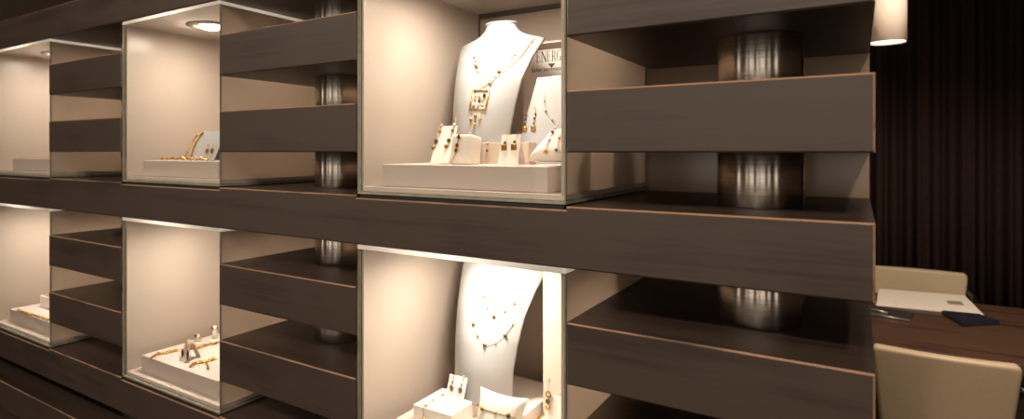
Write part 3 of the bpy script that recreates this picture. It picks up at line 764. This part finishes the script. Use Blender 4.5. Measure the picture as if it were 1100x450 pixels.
# ---- upper middle case: card with chains
f6 = Fr(Vector((-1.326, .868, TU + .0005)), 27, 0)
card(f6, .105, .080, 'white card leaning in the downlit case, gold chains draped on it', 'leather', 'necklace_card', 'necklace card', .004)
for pl, lab in [([(212.5, 144.5), (208, 150), (203.5, 158), (200, 166), (197.5, 172)], 'gold chain on the white card in the downlit case, nearer its left edge'),
                ([(217, 142.5), (213, 148), (210, 154), (207, 162), (204.5, 172)], 'gold chain on the white card in the downlit case, second from its left edge')]:
    P = [f6.hit(x, y, .0022) for x, y in pl]
    c = thing('gold_chain', lab, 'necklace', P[0], 'gold chains on the white card')
    part('chain', chain_bm(P, .0022), 'gold', c)
    part('clasp', ball(nb(), P[0] + Vector((.003, 0, 0)), .0032, .0026, .0028), 'gold', c)
for px, lab in ((222.5, 'small gold drop earring on the white card of chains, left of the pair'), (227.8, 'small gold drop earring on the white card of chains, right of the pair')):
    P = [f6.hit(px + 1.4, 156.5, .002), f6.hit(px + .6, 159, .002), f6.hit(px, 162, .002)]
    earring(P, [(P[2], .0034, .0052, 'darkgold')], lab, GE)
pp = []
for i in range(40):
    s = i / 39; pp.append(Vector((-1.445 + .20 * s, .838 + .007 * math.sin(i * 1.9), TU + .003 + .002 * math.sin(i * 2.7) + .003 * math.sin(PI * s))))
c = thing('heaped_chain', 'heap of gold chain along the plinth\'s front in the downlit case', 'necklace', pp[0])
part('chain', chain_bm(pp, .0022), 'gold', c)
for i in range(3, 38, 5): part('bead', ball(nb(), pp[i], .0036), 'gold', c)

# ---- lower middle case: bracelets on the plinth
def flat_bracelet(pix, z, r, label, links=True):
    P = [atz(x, y, z) for x, y in pix]
    c = thing('link_bracelet', label, 'bracelet', P[0])
    q = resample(P, .009)
    part('chain', chain_bm(P, r * .55), 'gold', c)
    for k, p in enumerate(q): part('link', torus(nb(), p + Vector((0, 0, r * .15)), r * 1.5, r * .55, (.3 * (k % 2), -.4, 1), 12, 6), 'gold' if k % 3 else 'darkgold', c)
    return c
flat_bracelet([(163, 384.5), (170, 380), (178, 379), (185, 377), (190, 376.5)], TL + .003, .0026, 'gold link bracelet lying at the back left of the lower middle plinth')
flat_bracelet([(211, 374.2), (216, 372.6), (222, 370.5), (232, 368.6)], TL + .003, .0026, 'gold link bracelet lying behind the pair of dark earrings, right of their card')
flat_bracelet([(205.5, 393), (210, 390), (217, 388.6), (223, 387.5), (231, 385)], TL + .003, .0028, 'gold link bracelet at the front right of the lower middle plinth, with a short tail')
P = [atz(x, y, TL + .0045) for x, y in [(221, 389), (223, 392), (223.5, 396)]]
part('tail', chain_bm(P, .0024), 'gold', bpy.data.objects['link_bracelet.003'])
oe = atz(195, 388.6, TL)
f7 = Fr(oe + Vector((0, 0, .0005)), 28, 0)
card(f7, .026, .053, 'small grey card with two dark slim earrings among the gold bracelets', 'shade_side')
for pl, lab in [([(202, 367), (198.5, 374.5), (195, 382.5)], 'slim dark and gold earring on the small grey card, left of the pair'), ([(207.3, 368), (204, 376), (200.5, 384)], 'slim dark and gold earring on the small grey card, right of the pair')]:
    P = [f7.hit(x, y, .0026) for x, y in pl]
    earring(P, [(P[1] * .5 + P[0] * .5, .0026, .007, 'gold'), (P[2] * .7 + P[1] * .3, .0030, .010, 'black_stone')], lab, GE, False)
def ring_stand(pxb, pyb, h, r, label, rlabel, mat):
    o = atz(pxb, pyb, TL)
    s = thing('ring_stand', label, 'ring stand', o, 'small ring stands')
    part('base', lathe(nb(), o, [(r * 1.7, .0004), (r * 1.7, .006), (r * 1.5, .008)], 24), mat, s)
    part('cone', lathe(nb(), o, [(r, .0082), (r * .8, h * .6), (r * .45, h), (r * .1, h + .002)], 24), mat, s)
    t = thing('ring', rlabel, 'ring', o + Vector((0, 0, h)), 'gold rings on stands')
    part('band', torus(nb(), o + Vector((0, 0, h * .86)), r * .85, .0016, (.2, -.2, 1), 20, 8), 'gold', t)
    part('gem', ball(nb(), o + Vector((-.003, -r * .75, h * .9)), .0046, .004, .0042), 'black_stone', t)
ring_stand(213, 370, .026, .0075, 'clear low ring stand on the lower middle plinth behind the small grey card', 'gold ring with a dark stone on the clear low stand', 'pearl')
ring_stand(231, 367, .042, .008, 'taller white ring stand at the right glass edge of the lower middle case', 'gold ring on the taller stand at the right glass edge', 'white')

# ---- left cases
flat_bracelet([(20, 333), (28, 336.5), (36, 338.5), (44, 341), (52, 343.5)], TL + .003, .0026, 'gold chain lying on the plinth of the lower leftmost case')
ob = atz(43, 329.5, TL)
wb = thing('jewellery_box', 'small white box edged in gold on the lower leftmost plinth', 'box', ob)
part('body', box(nb(), ob + Vector((0, 0, .0003)), ob + Vector((.075, .05, .0335)), .001, 2), 'white', wb, None, False)
part('lid', box(nb(), ob + Vector((-.001, -.001, .0337)), ob + Vector((.076, .051, .038)), .001, 2), 'white', wb, None, False)
part('gold_trim', box(nb(), ob + Vector((.008, .004, .0381)), ob + Vector((.07, .046, .0395)), .0006), 'gold', wb, 'gold rim on the lid', False)
pp = [Vector((-2.25 + .0075 * i, .834 + .003 * math.sin(i * 2.1), TU + .0016)) for i in range(32)]
c = thing('fine_chain', 'fine gold chain along the front of the upper leftmost plinth', 'necklace', pp[0]); part('chain', chain_bm(pp, .0012), 'gold', c); part('clasp', ball(nb(), pp[0], .0024), 'gold', c)

# ------------------------------------------------------------------ the corner behind: desk, chairs, lamp, curtain
DZ = .75
dk = thing('desk', 'brown wooden desk behind the wall\'s right end, papers on it', 'desk', (.45, 2.9, 0))
part('top', box(nb(), (-.55, 2.44, DZ - .035), (1.25, 3.31, DZ), .002, 2), 'deskwood', dk, None, False)
for a in (-.50, 1.17): part('leg', box(nb(), (a, 2.50, 0), (a + .035, 3.25, DZ - .0352), .002), 'deskwood', dk, None, False)
part('apron', box(nb(), (-.464, 3.18, .42), (1.169, 3.2, DZ - .0352), .001), 'deskwood', dk, None, False)
def chair(xc, yb, face, topz, w, label):
    """face=+1: the sitter looks towards +y; yb: the outer face of the backrest's top edge"""
    t = thing('office_chair', label, 'chair', (xc, yb + face * .25, 0), 'cream leather chairs at the desk')
    bm = bmesh.new(); n, m = 40, 40
    th, er, rc, hgt = .040, .012, .022, .30
    grid = {}
    for sd in (-1, 1):
        for i in range(n + 1):
            for j in range(m + 1):
                if sd > 0 and (i in (0, n) or j in (0, m)): grid[sd, i, j] = grid[-1, i, j]; continue
                q = i / n * 2 - 1; u = math.copysign(1 - (1 - abs(q)) ** 1.8, q)
                q = j / m * 2 - 1; v = math.copysign(1 - (1 - abs(q)) ** 2.2, q) * .5 + .5
                z = topz - (1 - v) * hgt
                hw = w / 2 * (.86 + .14 * min(1, v * 1.15)); full = hw
                dv = topz - z
                if dv < rc: hw -= rc - math.sqrt(max(0, rc * rc - (rc - dv) ** 2))
                e = min((1 - abs(u)) * full, dv, z - topz + hgt, er)
                k = math.sqrt(max(0, 1 - (1 - e / er) ** 2))
                y = yb + face * ((1 - v) * .03 + .02 * u * u + th / 2 + sd * th / 2 * k)
                grid[sd, i, j] = bm.verts.new((xc + u * hw, y, z))
    for sd in (-1, 1):
        for i in range(n):
            for j in range(m): bm.faces.new((grid[sd, i, j], grid[sd, i + 1, j], grid[sd, i + 1, j + 1], grid[sd, i, j + 1]))
    bmesh.ops.recalc_face_normals(bm, faces=bm.faces[:])
    part('backrest', bm, 'leather_cream', t)
    ys = sorted((yb + face * .05, yb + face * .50))
    part('seat', box(nb(), (xc - w * .46, ys[0], .40), (xc + w * .46, ys[1], .47), .02, 4), 'leather_cream', t)
    for sx in (-1, 1):
        for q in (.09, .46):
            part('leg', tube(nb(), [(xc + sx * w * .40, yb + face * q, .40), (xc + sx * w * .44, yb + face * q, .0)], .013, 12), 'black_metal', t)
        part('armrest', tube(nb(), [(xc + sx * (w * .5 + .004), yb + face * .05, topz - .085), (xc + sx * (w * .5 + .012), yb + face * .16, topz - .10), (xc + sx * (w * .5 + .012), yb + face * .38, .60), (xc + sx * (w * .5 - .0), yb + face * .40, .44)], .013, 10), 'black_metal', t)
    return t
chair(.2195, 2.385, 1, .7535, .372, 'cream leather chair with its back to us, tucked against the desk\'s front')
chair(.255, 3.98, -1, .775, .40, 'cream leather chair facing us behind the papers on the desk')

pz = DZ + .001
np_ = [atz(x, y, pz) for x, y in [(941, 328.5), (1057, 339.5), (1037, 319), (944, 311.5)]]
nw = thing('newspaper', 'folded white newspaper lying on the brown desk', 'newspaper', np_[0])
part('sheet', poly_prism(nb(), np_, (0, 0, .005), .001), 'paper', nw, None, False)
q = [Vector(p) + Vector((0, 0, .0052)) for p in np_]; cen = sum(q, Vector()) / 4
part('top_sheet', poly_prism(nb(), [cen + (p - cen) * .97 + Vector((0, 0, 0)) for p in q], (0, 0, .003), .0008), 'paper', nw, None, False)
part('picture', poly_prism(nb(), [atz(x, y, DZ + .0095) for x, y in [(1019, 326.5), (1036, 328), (1032, 323.8), (1016, 322.8)]], (0, 0, .0004)), 'print', nw, None, False)
fo = [atz(x, y, pz) for x, y in [(918, 335), (978, 345.5), (982, 338), (918, 326)]]
fd = thing('document_folder', 'flat dark folder lying on the desk right beside the plank ends', 'folder', fo[0])
part('cover', poly_prism(nb(), fo, (0, 0, .009), .001), 'folder', fd, None, False)
part('edge_strip', tube(nb(), [fo[0] + Vector((.0, -.004, .004)), fo[1] + Vector((0, -.004, .004))], .004, 8), 'penm', fd, 'pale metal edge')
pe = [atz(x, y, DZ + .0135) for x, y in [(922, 329), (958, 337)]]
pn = thing('pen', 'slim grey pen lying across the dark folder on the desk', 'pen', pe[0])
dp = (pe[1] - pe[0])
part('barrel', tube(nb(), [pe[0], pe[0] + dp * .9], .0042, 12), 'penm', pn); part('tip', tube(nb(), [pe[0] + dp * .9, pe[1]], .0036, 12, lambda i: 1 - .7 * i), 'folder', pn)
bo = [atz(x, y, pz) for x, y in [(1034, 351), (1074, 349), (1052, 341.5), (1011, 337.5)]]
bk = thing('booklet', 'dark blue booklet lying on the desk in front of the newspaper', 'booklet', bo[0])
part('cover', poly_prism(nb(), bo, (0, 0, .014), .0015), 'booklet', bk, None, False)
cen = sum(bo, Vector()) / 4
part('pages', poly_prism(nb(), [cen + (p - cen) * .95 + Vector((0, 0, .0142)) for p in bo], (0, 0, .003), .0005), 'booklet', bk, None, False)

LP = Vector((.096, 3.0, at(952, 46, 3.0).z))
pd = thing('pendant_lamp', 'cream cylindrical pendant lamp hanging over the desk', 'pendant lamp', (LP.x, LP.y, LP.z))
lr = .0655
part('lamp_shade', lathe(nb(), LP, [(lr - .003, .0), (lr, .0), (lr, .34), (lr - .003, .34), (lr - .003, .0)], 48, False), 'shade', pd)
part('diffuser', lathe(nb(), LP, [(.0005, .006), (lr - .0035, .006), (lr - .0035, .009), (.0005, .009)], 40), 'bulb', pd)
part('top_cap', lathe(nb(), LP, [(.0005, .336), (lr - .0035, .336), (lr - .0035, .339), (.0005, .339)], 40), 'black_metal', pd)
part('cord', tube(nb(), [LP + Vector((0, 0, .34)), Vector((LP.x, LP.y, 2.70))], .003, 8), 'black_metal', pd)
# curtain
t = bmesh.new(); rows = []
def fold(x): return .045 * math.sin(x * 2 * PI / .19 + .6 * math.sin(x * 7)) + .012 * math.sin(x * 2 * PI / .052)
xs = [-1.2 + i * .006 for i in range(int(4.0 / .006))]
for s in (0, 1):
    for z in (.02, 2.66): rows.append([t.verts.new((x, 4.62 + fold(x) + s * .006, z)) for x in xs])
for i in range(len(xs) - 1):
    t.faces.new((rows[0][i], rows[0][i + 1], rows[1][i + 1], rows[1][i])); t.faces.new((rows[2][i], rows[3][i], rows[3][i + 1], rows[2][i + 1]))
    t.faces.new((rows[1][i], rows[1][i + 1], rows[3][i + 1], rows[3][i])); t.faces.new((rows[0][i], rows[2][i], rows[2][i + 1], rows[0][i + 1]))
bmesh.ops.recalc_face_normals(t, faces=t.faces[:])
cu = thing('curtain', 'dark brown pleated curtain hanging behind the desk', 'curtain', (.8, 4.62, 0))
part('fabric', t, 'curtain', cu)
part('rail', box(nb(), (-1.25, 4.60, 2.66), (2.85, 4.65, 2.70)), 'black_metal', cu, None, False)

# ------------------------------------------------------------------ the room
RX0, RX1, RY0, RY1, RH = -4.2, 3.2, -3.2, 4.85, 2.70
struct('floor', box(nb(), (RX0, RY0, -.1), (RX1, RY1, 0)), 'floorwood')
struct('ceiling', box(nb(), (RX0, RY0, RH), (RX1, RY1, RH + .1)), 'ceil')
struct('wall_back', box(nb(), (RX0, RY1, 0), (RX1, RY1 + .1, RH)), 'wall')
struct('wall_front', box(nb(), (RX0, RY0 - .1, 0), (RX1, RY0, RH)), 'wall')
struct('wall_left', box(nb(), (RX0 - .1, RY0, 0), (RX0, RY1, RH)), 'wall')
struct('wall_right', box(nb(), (RX1, RY0, 0), (RX1 + .1, RY1, RH)), 'wall')
# added glowing windows behind the viewer: front fill and streaks for the steel
for i, (x, w2) in enumerate(((-2.15, .22), (-1.15, .42), (.05, .22), (.95, .46), (2.35, .30))):
    bm = nb(); z0, z1 = .80, 2.15
    box(bm, (x - w2, RY0 + .001, z0), (x + w2, RY0 + .02, z1), 0, 1, 0)
    for a, b, c, d in ((x - w2 - .06, x - w2, z0 - .06, z1 + .06), (x + w2, x + w2 + .06, z0 - .06, z1 + .06), (x - w2, x + w2, z0 - .06, z0), (x - w2, x + w2, z1, z1 + .06), (x - .02, x + .02, z0, z1)):
        box(bm, (a, RY0 + .001, c), (b, RY0 + .05, d), .004, 1, 1)
    struct('window_%d' % (i + 1), bm, ['window_glow', 'black_metal'])
for i, (ya, yb) in enumerate(((-2.2, -1.5),)):  # glowing pane added on the right for the tubes' reflections
    bm = nb(); z0, z1 = .80, 2.15
    box(bm, (RX1 - .02, ya, z0), (RX1 - .001, yb, z1), 0, 1, 0)
    for a, b, c, d in ((ya - .06, ya, z0 - .06, z1 + .06), (yb, yb + .06, z0 - .06, z1 + .06), (ya, yb, z0 - .06, z0), (ya, yb, z1, z1 + .06)):
        box(bm, (RX1 - .05, a, c), (RX1 - .001, b, d), .004, 1, 1)
    struct('window_%d' % (i + 6), bm, ['window_glow', 'black_metal'])
bm = nb(); ya, yb, z0, z1 = -2.95, -2.2, .55, 2.35  # glowing pane added on the left, a bright band for the tubes
box(bm, (RX0 + .001, ya, z0), (RX0 + .02, yb, z1), 0, 1, 0)
for a, b, c, d in ((ya - .06, ya, z0 - .06, z1 + .06), (yb, yb + .06, z0 - .06, z1 + .06), (ya, yb, z0 - .06, z0), (ya, yb, z1, z1 + .06)):
    box(bm, (RX0 + .001, a, c), (RX0 + .05, b, d), .004, 1, 1)
struct('window_7', bm, ['window_glow', 'black_metal'])
# added ceiling spots, unseen, to light the planks and the desk
WARM = (1, .84, .70)
for x, y, e, aim in [(-.2, -1.1, 56, (-.3, .8, 1.2)), (-1.5, -1.1, 30, (-1.5, .8, 1.2)), (.5, -.6, 46, (-.1, .9, 1.3)), (-2.8, -1.1, 22, (-2.4, .8, 1.2)), (.5, 1.9, 170, (.25, 2.9, .7))]:
    spot('room_spot', (x, y, RH - .05), e, .05, 95, .6, WARM, None, aim)
lt = bpy.data.lights.new('pendant_bulb', 'POINT'); lt.energy = .7; lt.shadow_soft_size = .03; lt.color = (1, .78, .56)
lo = bpy.data.objects.new('pendant_bulb', lt); C.objects.link(lo); lo.parent = pd; lo.location = (0, 0, .12)

w = bpy.data.worlds.new('World'); bpy.context.scene.world = w; w.use_nodes = True
w.node_tree.nodes['Background'].inputs[0].default_value = (1, .86, .74, 1); w.node_tree.nodes['Background'].inputs[1].default_value = .02

# ------------------------------------------------------------------ camera
cam = bpy.data.cameras.new('camera'); co = bpy.data.objects.new('camera', cam); C.objects.link(co)
cam.sensor_fit = 'HORIZONTAL'; cam.sensor_width = 36; cam.lens = F * 36 / 1100
cam.shift_x = (550 - CX) / 1100; cam.shift_y = (Y0 - 225) / 1100
cam.clip_start = .02
co.location = (0, 0, CH); co.rotation_euler = (PI / 2, 0, YAW)
cam.dof.use_dof = True; cam.dof.focus_distance = 1.05; cam.dof.aperture_fstop = 4.5
sc = bpy.context.scene; sc.camera = co
vs = sc.view_settings; vs.view_transform = 'Standard'; vs.look = 'None'; vs.gamma = 1; vs.use_curve_mapping = False; vs.exposure = 0.0
